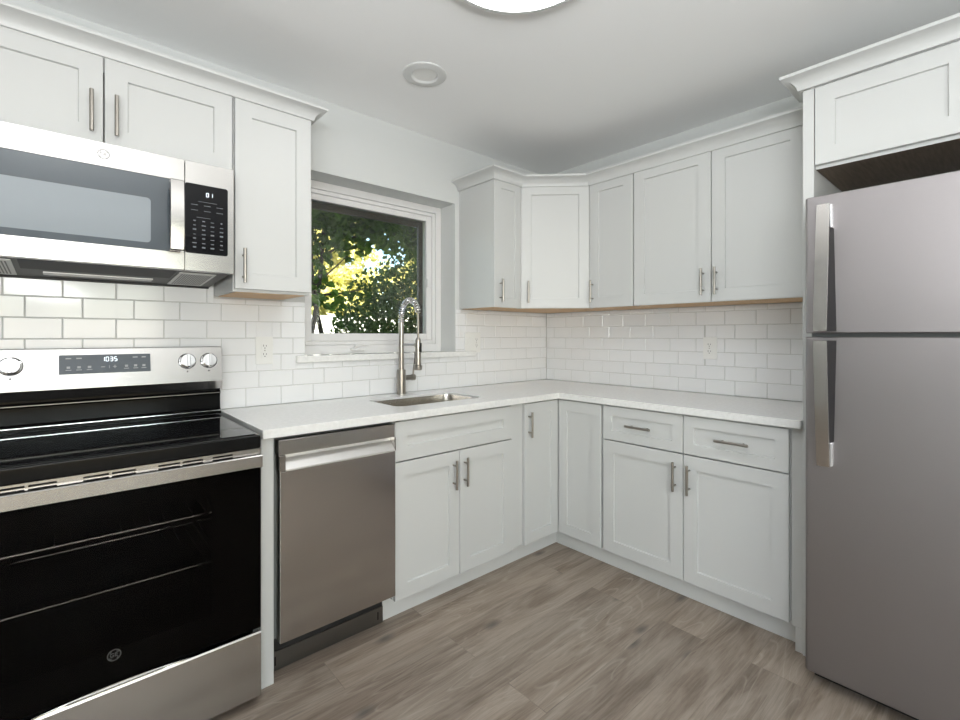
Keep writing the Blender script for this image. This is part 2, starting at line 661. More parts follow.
# unseen block added above, keeping sun off the near garden and patio doors
struct(obj('added_sun_block', box(W, XL - .15, 3.0, YF - 3.6, .25, ZC + .13, 6.6), M['wall'], origin=(0, 0, 0)))

# door and window frames added around the fill lights, seen only in reflections
d1 = struct(obj('added_door', boxes(W, [(-4.35, -4.27, YF - .1, YF, 0, 2.35), (-1.83, -1.75, YF - .1, YF, 0, 2.35), (-3.09, -3.01, YF - .1, YF, 0, 2.35),
                                    (-4.27, -1.83, YF - .1, YF, 2.27, 2.35), (-4.27, -1.83, YF - .1, YF, 0, .09)]), M['vinyl'], smooth=False))
obj('pane', boxes(W, [(-4.27, -3.09, YF - .06, YF - .054, .09, 2.27), (-3.01, -1.83, YF - .06, YF - .054, .09, 2.27)]), M['pane'], d1, smooth=False)
w2 = struct(obj('added_window', boxes(W, [(XL - .1, XL, -4.8, -4.74, .75, 2.15), (XL - .1, XL, -3.46, -3.4, .75, 2.15),
                                      (XL - .1, XL, -4.74, -3.46, 2.09, 2.15), (XL - .1, XL, -4.74, -3.46, .75, .81)]), M['vinyl'], smooth=False))
obj('pane', box(W, XL - .06, XL - .054, -4.74, -3.46, .81, 2.09), M['pane'], w2, smooth=False)

# ------------------------------------------------------------ kitchen window
win = bpy.data.objects.new('window_1', None)
COL.objects.link(win)
win.location = ((WX0 + WX1) / 2, .15, WZ0)
ORG[win] = Vector(win.location)
struct(win)


def ring_frame(x0, x1, z0, z1, wl, wr, wt, wb, y0, y1, bev=.002):
    bm = bmesh.new()
    add_box(bm, W, x0, x0 + wl, y0, y1, z0, z1, bev)
    add_box(bm, W, x1 - wr, x1, y0, y1, z0, z1, bev)
    add_box(bm, W, x0 + wl, x1 - wr, y0, y1, z1 - wt, z1, bev)
    add_box(bm, W, x0 + wl, x1 - wr, y0, y1, z0, z0 + wb, bev)
    return bm


GX1, GZ0, GZ1 = -1.018, 1.292, 2.040        # clear glass, measured at the sash face
obj('window_frame', ring_frame(WX0 + .001, WX1 - .001, WZ0 + .001, WZ1 - .001, .04, .042, .042, .052, .150, .245), M['vinyl'], win)
obj('frame_stop', ring_frame(WX0 + .042, WX1 - .044, WZ0 + .054, WZ1 - .044, .022, .022, .022, .022, .160, .240), M['vinyl'], win)
sash = obj('sash', ring_frame(WX0 + .065, WX1 - .067, WZ0 + .077, WZ1 - .067, .037, .040, .034, .043, .168, .215), M['vinyl'], win)
sx0, sx1, sz0, sz1 = WX0 + .102, WX1 - .107, WZ0 + .120, WZ1 - .101
obj('pane', box(W, sx0, sx1, .190, .195, sz0, sz1), M['pane'], win, smooth=False)
obj('screen_frame', ring_frame(sx0 - .02, sx1 + .02, sz0 - .02, sz1 + .02, .03, .048, .055, .022, .222, .243), M['screen'], win)
# crank handle on the bottom rail
ck = boxes(W, [(-1.575, -1.495, .120, .148, WZ0 + .020, WZ0 + .034)], .004)
add_tube(ck, [(-1.56, .132, WZ0 + .034), (-1.555, .118, WZ0 + .050), (-1.50, .112, WZ0 + .054), (-1.475, .112, WZ0 + .050)], .006, 8)
obj('crank', ck, M['vinyl'], win)
obj('latch', boxes(W, [(WX1 - .11, WX1 - .085, .150, .168, 1.60, 1.655)], .003), M['vinyl'], win)
obj('window_sill', boxes(W, [(WX0 + .001, WX1 - .001, -.002, .149, WZ0 - .028, WZ0), (-1.945, -.750, -.030, -.0115, WZ0 - .030, WZ0 + .004)], .003), M['quartz'], win)


# ------------------------------------------------------------ tiled backsplash
TP, TL, GAP = .0790, .1620, .0026
TZ0 = .9415


def add_tile(bm, fr, u0, u1, z0, z1, d0=.003, d1=.010, c=.0022):
    if u1 - u0 < .008 or z1 - z0 < .008: return
    a = [fr(u0, d0, z0), fr(u1, d0, z0), fr(u1, d0, z1), fr(u0, d0, z1)]
    m = [fr(u0, d1 - c * .7, z0), fr(u1, d1 - c * .7, z0), fr(u1, d1 - c * .7, z1), fr(u0, d1 - c * .7, z1)]
    t = [fr(u0 + c, d1, z0 + c), fr(u1 - c, d1, z0 + c), fr(u1 - c, d1, z1 - c), fr(u0 + c, d1, z1 - c)]
    L = [[bm.verts.new(p) for p in q] for q in (a, m, t)]
    for p, q in zip(L[:-1], L[1:]):
        for k in range(4):
            bm.faces.new((p[k], p[(k + 1) % 4], q[(k + 1) % 4], q[k]))
    bm.faces.new(L[2])


def tile_rows(fr, u0, u1, z1, phase, holes, lift=0.0, shift=.5):
    """rows of running-bond tile from the counter to z1, cut around rectangular holes"""
    bm = bmesh.new()
    k = 0
    while TZ0 + k * TP < z1 - .004:
        a, b = TZ0 + (lift if k else 0) + k * TP + GAP / 2, min(TZ0 + lift + (k + 1) * TP - GAP / 2, z1)
        off = phase + (TL * shift if k % 2 else 0)
        i0 = math.floor((u0 - off) / TL) - 1
        x = off + i0 * TL
        while x < u1:
            spans = [(max(x + GAP / 2, u0), min(x + TL - GAP / 2, u1), a, b)]
            for hx0, hx1, hz0, hz1 in holes:
                new = []
                for (p, q, s, t) in spans:
                    if q <= hx0 or p >= hx1 or t <= hz0 or s >= hz1:
                        new.append((p, q, s, t)); continue
                    if p < hx0: new.append((p, hx0, s, t))
                    if q > hx1: new.append((hx1, q, s, t))
                    if s < hz0: new.append((max(p, hx0), min(q, hx1), s, hz0))
                    if t > hz1: new.append((max(p, hx0), min(q, hx1), hz1, t))
                spans = new
            for (p, q, s, t) in spans:
                if q > p and t > s: add_tile(bm, fr, p, q, s, t)
            x += TL
        k += 1
    return bm


OUT_A1 = (-2.137, -2.058, 1.141, 1.274)
OUT_A2 = (-.838, -.700, 1.165, 1.300)
OUT_B = (1.2085, 1.2875, 1.142, 1.270)


def pad(h, e=-.004): return (h[0] - e, h[1] + e, h[2] - e, h[3] + e)


sill_hole = (-1.946, -.749, WZ0 - .0305, WZ0 + .0045)
win_hole = (WX0 - .004, WX1 + .001, WZ0 - .03, 3)
row_top = TZ0 + 6 * TP
cab_hole = (-2.3155, 0, 1.4485, 3)
bm = tile_rows(A, -3.6, -.0105, 1.515, -2.1800, [sill_hole, win_hole, pad(OUT_A1), pad(OUT_A2), cab_hole], .010, .36)
struct(obj('trim_1', bm, M['tile'], origin=(0, 0, 0), smooth=False))
bm = tile_rows(B, .0105, 1.855, 1.4485, 1.5436, [pad(OUT_B)], .004, .667)
struct(obj('trim_2', bm, M['tile'], origin=(0, 0, 0), smooth=False))
g = boxes(A, [(-3.6, WX0 - .003, .0005, .0075, TZ0, 1.515), (WX0 - .003, WX1 + .003, .0005, .0075, TZ0, WZ0 - .031), (WX1 + .003, -.001, .0005, .0075, TZ0, 1.448)])
add_box(g, B, .0085, 1.855, .0005, .0075, TZ0, 1.448)
struct(obj('trim_3', g, M['grout'], origin=(0, 0, 0), smooth=False))


# ------------------------------------------------------------ cabinets
def shaker(fr, u0, u1, z0, z1, d0, d1, rail=.064, rec=.009):
    bm = bmesh.new()
    c, s = .0016, .0022
    def loop(i, d): return [bm.verts.new(fr(u, d, z)) for u, z in ((u0 + i, z0 + i), (u1 - i, z0 + i), (u1 - i, z1 - i), (u0 + i, z1 - i))]
    L = [loop(0, d0), loop(0, d1 - c), loop(c, d1), loop(rail, d1), loop(rail + s, d1 - rec)]
    for p, q in zip(L[:-1], L[1:]):
        for k in range(4):
            bm.faces.new((p[k], p[(k + 1) % 4], q[(k + 1) % 4], q[k]))
    bm.faces.new(L[-1])
    bm.faces.new(list(reversed(L[0])))
    return bm


def bar_handle(fr, u, z, d, length, vertical=True, r=.0062, so=.030):
    bm = bmesh.new()
    h = length / 2
    def P(t, dd): return fr(u, dd, z + t) if vertical else fr(u + t, dd, z)
    add_tube(bm, [P(-h, d + so), P(-h + .001, d + so), P(h - .001, d + so), P(h, d + so)], [r * .85, r, r, r * .85], 14)
    for t in (-h * .62, h * .62):
        add_tube(bm, [P(t, d - .0002), P(t, d + so)], r * .72, 10)
    return bm


def carcass(fr, u0, u1, d0, d1, z0, z1, top=True, t=.018):
    """cabinet case built of panels: sides, floor, back and, if closed, a top"""
    l = [(u0, u0 + t, d0, d1, z0, z1), (u1 - t, u1, d0, d1, z0, z1), (u0 + t, u1 - t, d0, d0 + .012, z0, z1),
         (u0 + t, u1 - t, d0 + .012, d1, z0, z0 + t)]
    if top: l.append((u0 + t, u1 - t, d0 + .012, d1, z1 - t, z1))
    # face frame
    l += [(u0 + t, u0 + .04, d1 - t, d1, z0 + t, z1 - t), (u1 - .04, u1 - t, d1 - t, d1, z0 + t, z1 - t),
          (u0 + .04, u1 - .04, d1 - t, d1, z1 - .05, z1 - (t if top else 0))]
    return boxes(fr, l)


def door_part(root, fr, u0, u1, z0, z1, d0, d1, handle=None, name='door', rail=.064, length=.14):
    dd = obj(name, shaker(fr, u0, u1, z0, z1, d0, d1, rail), M['white'], root, smooth=False)
    if handle:
        hu, hz, vert = handle
        obj('handle', bar_handle(fr, hu, hz, d1, length, vert), M['nickel'], dd)
    return dd


def cabinet(name, fr, u0, u1, d1, z0, z1, label, group, top=True, wood=None, d0=.001):
    r = thing(name, fr((u0 + u1) / 2, d1 / 2, z0), label, 'cabinet', group)
    obj('body', carcass(fr, u0, u1, d0, d1, z0 + (.004 if wood else 0), z1, top), M['white'], r, smooth=False)
    if wood:
        obj('underside', box(fr, u0 + .016, u1 - .016, d0 + .012, d1 - .016, z0 + .0015, z0 + .0038), wood, r, smooth=False)
    return r


UZ0, UZ1 = 1.4504, 2.243
UAX = .8765
UD, UF = .3180, .3375
GU, GB = 'white wall cabinets', 'white base cabinets'

# left run over the range
c = cabinet('wall_cabinet', A, -3.124, -2.3165, UD, 1.9300, UZ1, 'short two-door white wall cabinet above the microwave', GU)
door_part(c, A, -3.122, -2.7235, 1.9325, UZ1 - .003, UD + .001, UF, (-2.7555, 2.037, True))
door_part(c, A, -2.7195, -2.3185, 1.9325, UZ1 - .003, UD + .001, UF, (-2.6883, 2.037, True))
c = cabinet('wall_cabinet', A, -2.3125, -1.9985, UD, 1.4555, UZ1, 'narrow single-door white wall cabinet between the microwave and the window', GU, wood=M['ply'])
door_part(c, A, -2.3085, -1.9985, 1.4700, UZ1 - .003, UD + .001, UF, (-2.279, 1.562, True))

# run on both sides of the corner
c = cabinet('wall_cabinet', A, -UAX, -.6295, UD, UZ0, UZ1, 'slim white wall cabinet beside the window with its side panel showing', GU, wood=M['ply'])
door_part(c, A, -UAX + .001, -.6415, UZ0 + .003, UZ1 - .003, UD + .001, UF, (-.829, 1.555, True), rail=.055)

# diagonal corner cabinet
DG = .6276
r = thing('wall_cabinet', (-.25, -.25, UZ0), 'diagonal white wall cabinet set across the corner of the two walls', 'cabinet', GU)
poly = [(-.001, -.001), (-DG, -.001), (-DG, -UD), (-UD, -DG), (-.001, -DG)]


def poly_prism(pl, z0, z1):
    bm = bmesh.new()
    a = [bm.verts.new((x, y, z0)) for x, y in pl]
    b = [bm.verts.new((x, y, z1)) for x, y in pl]
    bm.faces.new(a); bm.faces.new(b)
    for k in range(len(pl)):
        bm.faces.new((a[k], a[(k + 1) % len(pl)], b[(k + 1) % len(pl)], b[k]))
    return bm


obj('body', poly_prism(poly, UZ0 + .004, UZ1), M['white'], r, smooth=False)
obj('underside', poly_prism([(-.02, -.02), (-DG + .02, -.02), (-DG + .02, -UD + .02), (-UD + .02, -DG + .02), (-.02, -DG + .02)], UZ0 + .0015, UZ0 + .0038), M['ply'], r, smooth=False)
D = Frame((-DG, -UD, 0), (S2, -S2, 0), (-S2, -S2, 0))     # diagonal face, u from the window side
dl = (DG - UD) / S2
door_part(r, D, .004, dl - .004, UZ0 + .003, UZ1 - .003, .001, .0205, (.050, 1.555, True))

c = cabinet('wall_cabinet', B, .6295, .9445, UD, UZ0, UZ1, 'single-door white wall cabinet directly right of the diagonal corner cabinet', GU, wood=M['ply'])
door_part(c, B, .6415, .9425, UZ0 + .003, UZ1 - .003, UD + .001, UF, (.668, 1.555, True))
c = cabinet('wall_cabinet', B, .9465, 1.8550, UD, UZ0, UZ1, 'wide two-door white wall cabinet beside the tall refrigerator panel', GU, wood=M['ply'])
door_part(c, B, .9505, 1.3855, UZ0 + .003, UZ1 - .003, UD + .001, UF, (1.348, 1.558, True))
door_part(c, B, 1.3895, 1.8020, UZ0 + .003, UZ1 - .003, UD + .001, UF, (1.4145, 1.558, True))

# refrigerator surround
TALL = .612
tag(obj('end_panel', box(B, 1.8555, 1.8935, .001, TALL, 0, 2.256, bev=.0015), M['white'], smooth=False),
    'tall white panel standing between the counter and the refrigerator', 'panel')
tag(obj('end_panel', box(B, 2.7270, 2.7680, .001, TALL, 0, 2.256, bev=.0015), M['white'], smooth=False),
    'tall white panel on the far side of the refrigerator', 'panel')
c = cabinet('wall_cabinet', B, 1.8945, 2.7260, TALL - .020, 1.941, 2.256, 'white two-door cabinet bridging the space above the refrigerator', GU)
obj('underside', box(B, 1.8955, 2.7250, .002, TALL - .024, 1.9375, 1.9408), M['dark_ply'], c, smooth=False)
obj('bottom_rail', box(B, 1.8955, 2.7250, TALL - .0225, TALL - .0195, 1.937, 1.949), M['white'], c, smooth=False)
door_part(c, B, 1.8965, 2.3350, 1.950, 2.2535, TALL - .019, TALL + .001, None)
door_part(c, B, 2.3390, 2.7235, 1.950, 2.2535, TALL - .019, TALL + .001, None)


def crown(path, z0, name, label, side=1, k=1.0):
    """sweep the cornice outline along a plan path; the moulding stands on the given side of it"""
    prof = [(.0005, 0), (.010, 0), (.0115, .005), (.013, .011), (.0175, .020), (.025, .028), (.035, .034), (.046, .038), (.053, .040), (.054, .042), (.054, .050), (.0005, .050)]
    pts = [Vector((p[0], p[1])) for p in path]
    bm = bmesh.new()
    rings = []
    for i, p in enumerate(pts):
        ns = []
        if i > 0:
            t = (p - pts[i - 1]).normalized(); ns.append(Vector((t.y, -t.x)) * side)
        if i < len(pts) - 1:
            t = (pts[i + 1] - p).normalized(); ns.append(Vector((t.y, -t.x)) * side)
        m = sum(ns, Vector((0, 0)))
        m = m / m.length / (m.normalized().dot(ns[0]))
        rings.append([bm.verts.new((p.x + m.x * o * k, p.y + m.y * o * k, z0 + z * k)) for o, z in prof])
    n = len(prof)
    for a, b in zip(rings[:-1], rings[1:]):
        for q in range(n):
            bm.faces.new((a[q], a[(q + 1) % n], b[(q + 1) % n], b[q]))
    bm.faces.new(rings[0]); bm.faces.new(rings[-1])
    return tag(obj(name, bm, M['white']), label, 'moulding', 'cornice mouldings on the cabinets')


CZ = UZ1 + .0005
crown([(-3.124, -UF + .002), (-1.9985, -UF + .002), (-1.9985, -.001)], CZ - .006, 'crown_molding', 'white cornice moulding along the cabinets over the microwave', 1, 1.05)
crown([(-UAX, -.001), (-UAX, -UF + .002), (-DG - .008, -UF + .002), (-UF + .002, -DG - .008), (-UF + .002, -1.8540)], CZ - .018, 'crown_molding',
      'white cornice moulding turning around the corner wall cabinets', 1, 1.2)
crown([(-.405, -1.8530), (-TALL - .0015, -1.8530), (-TALL - .0015, -2.768)], 2.2575, 'crown_molding', 'white cornice moulding on top of the refrigerator cabinet', 1, 1.15)

# base cabinets
BZ0, BZ1, BD, BF = .112, .9055, .598, .6177
c = cabinet('base_cabinet', A, -1.7395, -1.0065, BD, BZ0, BZ1, 'white sink base cabinet under the faucet with two doors below a false drawer', GB, top=False)
door_part(c, A, -1.7370, -1.0085, .7235, .8985, BD + .001, BF, None, 'false_drawer_front')
door_part(c, A, -1.7370, -1.3735, .1115, .7175, BD + .001, BF, (-1.4125, .609, True))
door_part(c, A, -1.3695, -1.0085, .1115, .7175, BD + .001, BF, (-1.344, .612, True))
tag(obj('filler_strip', box(A, -1.0055, -.9165, BD - .018, BD + .006, .118, BZ1), M['white'], smooth=False),
    'narrow white filler board between the sink cabinet and the corner cabinet', 'panel')

# corner cabinet with an L-shaped plan and a folding pair of doors
r = thing('base_cabinet', (-.45, -.45, BZ0), 'white corner base cabinet with a door on each wall meeting in the corner', 'cabinet', GB)
lp = [(-.0015, -.0015), (-.9155, -.0015), (-.9155, -BD), (-BD, -BD), (-BD, -.9155), (-.0015, -.9155)]
obj('body', poly_prism(lp, BZ0, BZ1), M['white'], r, smooth=False)
door_part(r, A, -.9075, -.6205, .1115, .8985, BD + .001, BF, (-.8770, .783, True), rail=.060)
door_part(r, B, .6205, .9145, .1115, .8985, BD + .001, BF, None, rail=.060)

c = cabinet('base_cabinet', B, .9175, 1.8120, BD, BZ0, BZ1, 'white base cabinet with two drawers over two doors near the refrigerator', GB, top=False)
for u0, u1, hx in ((.9300, 1.3705, 1.148), (1.3745, 1.8090, 1.596)):
    door_part(c, B, u0, u1, .7185, .8985, BD + .001, BF, (hx, .8085, False), 'drawer', .050)
door_part(c, B, .9300, 1.3705, .1115, .7125, BD + .001, BF, (1.3355, .604, True))
door_part(c, B, 1.3745, 1.8090, .1115, .7125, BD + .001, BF, (1.4040, .601, True))
ep = boxes(B, [(1.8145, 1.8555, .30, BD + .004, .100, BZ1), (1.8275, 1.8555, .30, BD + .004, 0, .100)], .001)
tag(obj('filler_strip', ep, M['white'], smooth=False), 'narrow white end strip with a foot beside the drawer cabinet', 'panel')
tag(obj('toe_kick', box(A, -1.7550, -.5385, .522, .5384, 0, .110), M['trim_white'], smooth=False), 'white toe kick board under the sink and corner cabinets', 'toe kick')
tag(obj('toe_kick', box(B, .5390, 1.8265, .522, .5384, 0, .110), M['trim_white'], smooth=False), 'white toe kick board under the drawer cabinet', 'toe kick')
tag(obj('end_panel', box(A, -2.2915, -2.2470, .002, .612, 0, .9062, bev=.0015), M['white'], smooth=False),
    'slim white upright panel between the range and the dishwasher', 'panel')


# ------------------------------------------------------------ countertop, sink, faucet
def rounded_rect(x0, x1, y0, y1, r, n=6):
    p = []
    for cx, cy, a0 in ((x1 - r, y1 - r, 0), (x0 + r, y1 - r, 90), (x0 + r, y0 + r, 180), (x1 - r, y0 + r, 270)):
        for k in range(n + 1):
            a = R(a0 + 90 * k / n)
            p.append((cx + r * math.cos(a), cy + r * math.sin(a)))
    return p


CT0, CT1, CF = .9075, .9410, .6365
SKX0, SKX1, SKY0, SKY1 = -1.635, -1.095, -.478, -.165
bm = bmesh.new()
outer = [(-2.2930, -.0115), (-.0115, -.0115), (-.0115, -1.8550), (-CF, -1.8550), (-CF, -CF), (-2.2930, -CF)]
edges = []
for lp in (outer, rounded_rect(SKX0, SKX1, SKY0, SKY1, .045)):
    vs = [bm.verts.new((x, y, CT1)) for x, y in lp]
    edges += [bm.edges.new((vs[k], vs[(k + 1) % len(vs)])) for k in range(len(vs))]
res = bmesh.ops.triangle_fill(bm, edges=edges, use_beauty=True, use_dissolve=False)
faces = [f for f in res['geom'] if isinstance(f, bmesh.types.BMFace)]
ex = bmesh.ops.extrude_face_region(bm, geom=faces)
bmesh.ops.translate(bm, verts=[v for v in ex['geom'] if isinstance(v, bmesh.types.BMVert)], vec=(0, 0, CT0 - CT1))
ct = tag(obj('countertop', bm, M['quartz'], smooth=False), 'pale quartz worktop running around the corner under the tiles', 'countertop')
mod = ct.modifiers.new('eased_edge', 'BEVEL')
mod.width, mod.segments, mod.limit_method, mod.angle_limit = .0025, 2, 'ANGLE', R(40)

sk = thing('sink', ((SKX0 + SKX1) / 2, (SKY0 + SKY1) / 2, .73), 'stainless steel undermount sink let into the worktop', 'sink')
bm = bmesh.new()


def loft(bm, loops, cap_last=True):
    rr = [[bm.verts.new(p) for p in lp] for lp in loops]
    for a, b in zip(rr[:-1], rr[1:]):
        for k in range(len(a)):
            bm.faces.new((a[k], a[(k + 1) % len(a)], b[(k + 1) % len(b)], b[k]))
    if cap_last: bm.faces.new(rr[-1])
    return rr


def sink_loop(o, z, r): return [(x, y, z) for x, y in rounded_rect(SKX0 - o, SKX1 + o, SKY0 - o, SKY1 + o, r)]


loft(bm, [sink_loop(.020, .9045, .05), sink_loop(.020, .9065, .05), sink_loop(.0015, .9062, .047), sink_loop(-.0015, .9075, .045), sink_loop(-.0015, .930, .045), sink_loop(-.003, .930, .044), sink_loop(-.005, .900, .045), sink_loop(-.012, .765, .05),
          sink_loop(-.020, .745, .05), sink_loop(-.045, .738, .05), sink_loop(-.110, .736, .04)])
loft(bm, [sink_loop(.020, .9045, .05), sink_loop(-.003, .898, .05), sink_loop(-.010, .763, .05), sink_loop(-.018, .741, .05), sink_loop(-.045, .734, .05), sink_loop(-.110, .732, .04)])
obj('basin', bm, M['sink'], sk)
obj('drain', lathe(((SKX0 + SKX1) / 2, (SKY0 + SKY1) / 2 + .03, .7365), (0, 0, 1), [(.055, 0), (.055, .002), (.045, .003), (.04, .001), (.012, .001), (.012, .006), (0, .006)]), M['chrome'], sk)

FX, FY = -1.361, -.068
fc = thing('faucet', (FX, FY, CT1), 'brushed nickel spring-neck faucet with pull-down spray head behind the sink', 'faucet')
obj('base', lathe((FX, FY, CT1 + .0005), (0, 0, 1), [(.027, 0), (.027, .006), (.0255, .008), (.0255, .138), (.024, .141), (.017, .142)]), M['nickel'], fc)
obj('post', lathe((FX, FY, CT1 + .142), (0, 0, 1), [(.0150, 0), (.0150, .284), (.0135, .288), (0, .288)], 24), M['nickel'], fc)
# sprung arc from the post towards the bowl
SP = .172
top = 1.385
arc = [Vector((FX, FY, 1.352)), Vector((FX, FY, 1.390))]
for k in range(0, 25):
    a = math.pi - math.pi * .93 * k / 24
    arc.append(Vector((FX, FY - SP / 2 - SP / 2 * math.cos(a), 1.390 + .090 * math.sin(a))))
obj('hose', tube(arc + [Vector((FX, FY - SP, 1.36)), Vector((FX, FY - SP, 1.255))], .0065, 10), M['nickel'], fc)
bm = bmesh.new()
dense = []
for p, q in zip(arc[:-1], arc[1:]):
    dense += [p.lerp(q, t / 8) for t in range(8)]
dense.append(arc[-1])
L = [0]
for p, q in zip(dense[:-1], dense[1:]): L.append(L[-1] + (q - p).length)
turns = 22
hel = []
for k in range(turns * 12 + 1):
    s = L[-1] * k / (turns * 12)
    i = min(max(j for j in range(len(L)) if L[j] <= s + 1e-9), len(dense) - 2)
    t = (dense[i + 1] - dense[i]).normalized()
    x = Vector((1, 0, 0)); y = t.cross(x)
    a = 2 * math.pi * k / 12
    hel.append(dense[i].lerp(dense[i + 1], (s - L[i]) / max(L[i + 1] - L[i], 1e-6)) + (x * math.cos(a) + y * math.sin(a)) * .0135)
add_tube(bm, hel, .0036, 6)
obj('spring', bm, M['chrome'], fc)
HY = FY - SP
sh = obj('spray_head', lathe((FX, HY, 1.102), (0, 0, 1), [(.012, -.012), (.021, -.012), (.023, 0), (.023, .012), (.0165, .016), (.0165, .150), (.013, .160), (.0085, .166), (0, .168)], 24), M['nickel'], fc)
obj('spray_button', boxes(W, [(FX - .006, FX + .006, HY + .012, HY + .030, 1.12, 1.19), (FX - .006, FX + .006, HY - .028, HY - .014, 1.190, 1.240)], .002), M['black_matte'], sh)
arm = tube([(FX, FY - .012, 1.228), (FX, HY + .02, 1.228)], .0055, 10)
add_lathe(arm, (FX, HY, 1.218), (0, 0, 1), [(.0205, 0), (.0205, .020), (.0170, .020), (.0170, 0)], 24)
obj('support_arm', arm, M['nickel'], fc)
hb = obj('handle_base', lathe((FX + .020, FY, 1.034), (1, 0, 0), [(.0155, 0), (.0155, .050), (.0180, .052), (.0180, .070), (.012, .074), (0, .075)], 24), M['nickel'], fc)
obj('lever', tube([(FX + .080, FY, 1.040), (FX + .082, FY - .004, 1.09), (FX + .088, FY - .010, 1.150)], [.005, .0045, .004], 10), M['nickel'], hb)


# ------------------------------------------------------------ power outlets
def outlet(fr, h, duplex_u, label):
    u0, u1, z0, z1 = h
    zc = (z0 + z1) / 2
    r = thing('power_outlet', fr((u0 + u1) / 2, .010, z0), label, 'outlet', 'power outlets on the tiles')
    obj('cover_plate', box(fr, u0, u1, .0078, .0150, z0, z1, bev=.003, seg=2), M['plastic_white'], r)
    for dz in (-.020, .020):
        s = obj('socket', box(fr, duplex_u - .017, duplex_u + .017, .0150, .0165, zc + dz - .0145, zc + dz + .0145, bev=.0007), M['plastic_white'], r)
        bm = boxes(fr, [(duplex_u - .0075, duplex_u - .0050, .0163, .0168, zc + dz - .001, zc + dz + .008),
                        (duplex_u + .0050, duplex_u + .0075, .0163, .0168, zc + dz - .001, zc + dz + .0065)])
        add_lathe(bm, fr(duplex_u, .0163, zc + dz - .008), fr.n, [(.0026, 0), (.0026, .0005), (0, .0005)], 12)
        obj('slots', bm, M['slot'], s, smooth=False)
    obj('screw', lathe(fr(duplex_u, .0150, zc), fr.n, [(.003, 0), (.003, .001), (0, .0012)], 12), M['nickel'], r)
    return r


outlet(A, OUT_A1, -2.096, 'white wall outlet between the range and the window sill')
r = outlet(A, OUT_A2, -.738, 'double-width white outlet plate on the tiles at the end of the window sill')
obj('switch', box(A, -.817, -.787, .0150, .0185, 1.199, 1.265, bev=.002), M['plastic_white'], r)
outlet(B, OUT_B, 1.245, 'white wall outlet on the tiles above the drawer cabinet')

# ------------------------------------------------------------ range
RX0, RX1 = -3.113, -2.3085
rg = thing('range', ((RX0 + RX1) / 2, -.36, 0), 'stainless steel electric range with a black glass top and oven door', 'range')
body = boxes(A, [(RX0, RX0 + .02, .03, .645, .03, .895), (RX1 - .02, RX1, .03, .645, .03, .895), (RX0 + .02, RX1 - .02, .03, .05, .03, .895),
                 (RX0 + .02, RX1 - .02, .05, .645, .03, .05), (RX0 + .02, RX1 - .02, .05, .630, .870, .889)])
obj('body', body, M['side_grey'], rg, smooth=False)
for fx in (RX0 + .05, RX1 - .05):
    for fy in (.08, .60):
        obj('foot', lathe(A(fx, fy, 0), (0, 0, 1), [(.018, 0), (.018, .03), (0, .03)], 16), M['black_matte'], rg)
obj('oven_cavity', boxes(A, [(RX0 + .10, RX0 + .105, .10, .640, .33, .80), (RX1 - .105, RX1 - .10, .10, .640, .33, .80), (RX0 + .105, RX1 - .105, .10, .105, .33, .80),
                             (RX0 + .105, RX1 - .105, .105, .640, .33, .335), (RX0 + .105, RX1 - .105, .105, .640, .795, .80)]), M['black'], rg, smooth=False)
for rz in (.668, .499):
    bm = bmesh.new()
    for fy in (.14, .575):
        add_tube(bm, [A(RX0 + .112, fy, rz), A(RX1 - .112, fy, rz)], .0035, 8)
    for fx in (RX0 + .115, RX1 - .115):
        add_tube(bm, [A(fx, .14, rz), A(fx, .575, rz)], .003, 8)
    for k in range(14):
        x = RX0 + .15 + k * (RX1 - RX0 - .30) / 13
        add_tube(bm, [A(x, .14, rz + .0045), A(x, .575, rz + .0045)], .0016, 6)
    obj('oven_rack', bm, M['chrome'], rg)
ck = obj('cooktop', box(A, RX0 + .002, RX1 - .004, .095, .683, .8895, .9360, bev=.006, seg=3), M['black'], rg)
obj('glass_top', box(A, RX0 + .016, RX1 - .018, .105, .668, .9358, .9385, bev=.001), M['black_glass'], ck)
# back panel: black riser with ledges, stainless control fascia above
bg = obj('backguard', prism(A, [(.030, .940), (.112, .940), (.112, .953), (.098, .959), (.092, .965), (.092, 1.022), (.100, 1.028), (.100, 1.034), (.090, 1.040), (.090, 1.060), (.030, 1.060)], RX0 + .012, RX1 + .001), M['riser'], rg)
for d0, z0, mt in ((.0985, 1.0290, 'dark_steel'), (.1105, .9535, 'chrome')):  # thin strips added for the bright reflections along the ledges
    obj('ledge_highlight', box(A, RX0 + .014, RX1 - .001, d0, d0 + .0035, z0, z0 + .0026), M[mt], bg, smooth=False)
fas = obj('control_panel', prism(A, [(.030, 1.2320), (.082, 1.2320), (.088, 1.2285), (.114, 1.0850), (.113, 1.0820), (.096, 1.0480), (.030, 1.0480)], RX0, RX1 + .006), M['steel_x'], rg)
F = Frame((0, -.0875, 1.2285), (1, 0, 0), (0, -1, 0))          # on the leaning fascia
lean = (.114 - .088) / (1.2285 - 1.0850)


class Lean:
    n = Vector((0, -1, lean * 1.0)).normalized()
    r = Vector((1, 0, 0))

    def __call__(self, u, d, z):
        return Vector((u, -(.088 + (1.2285 - z) * lean) - d, z + d * lean))


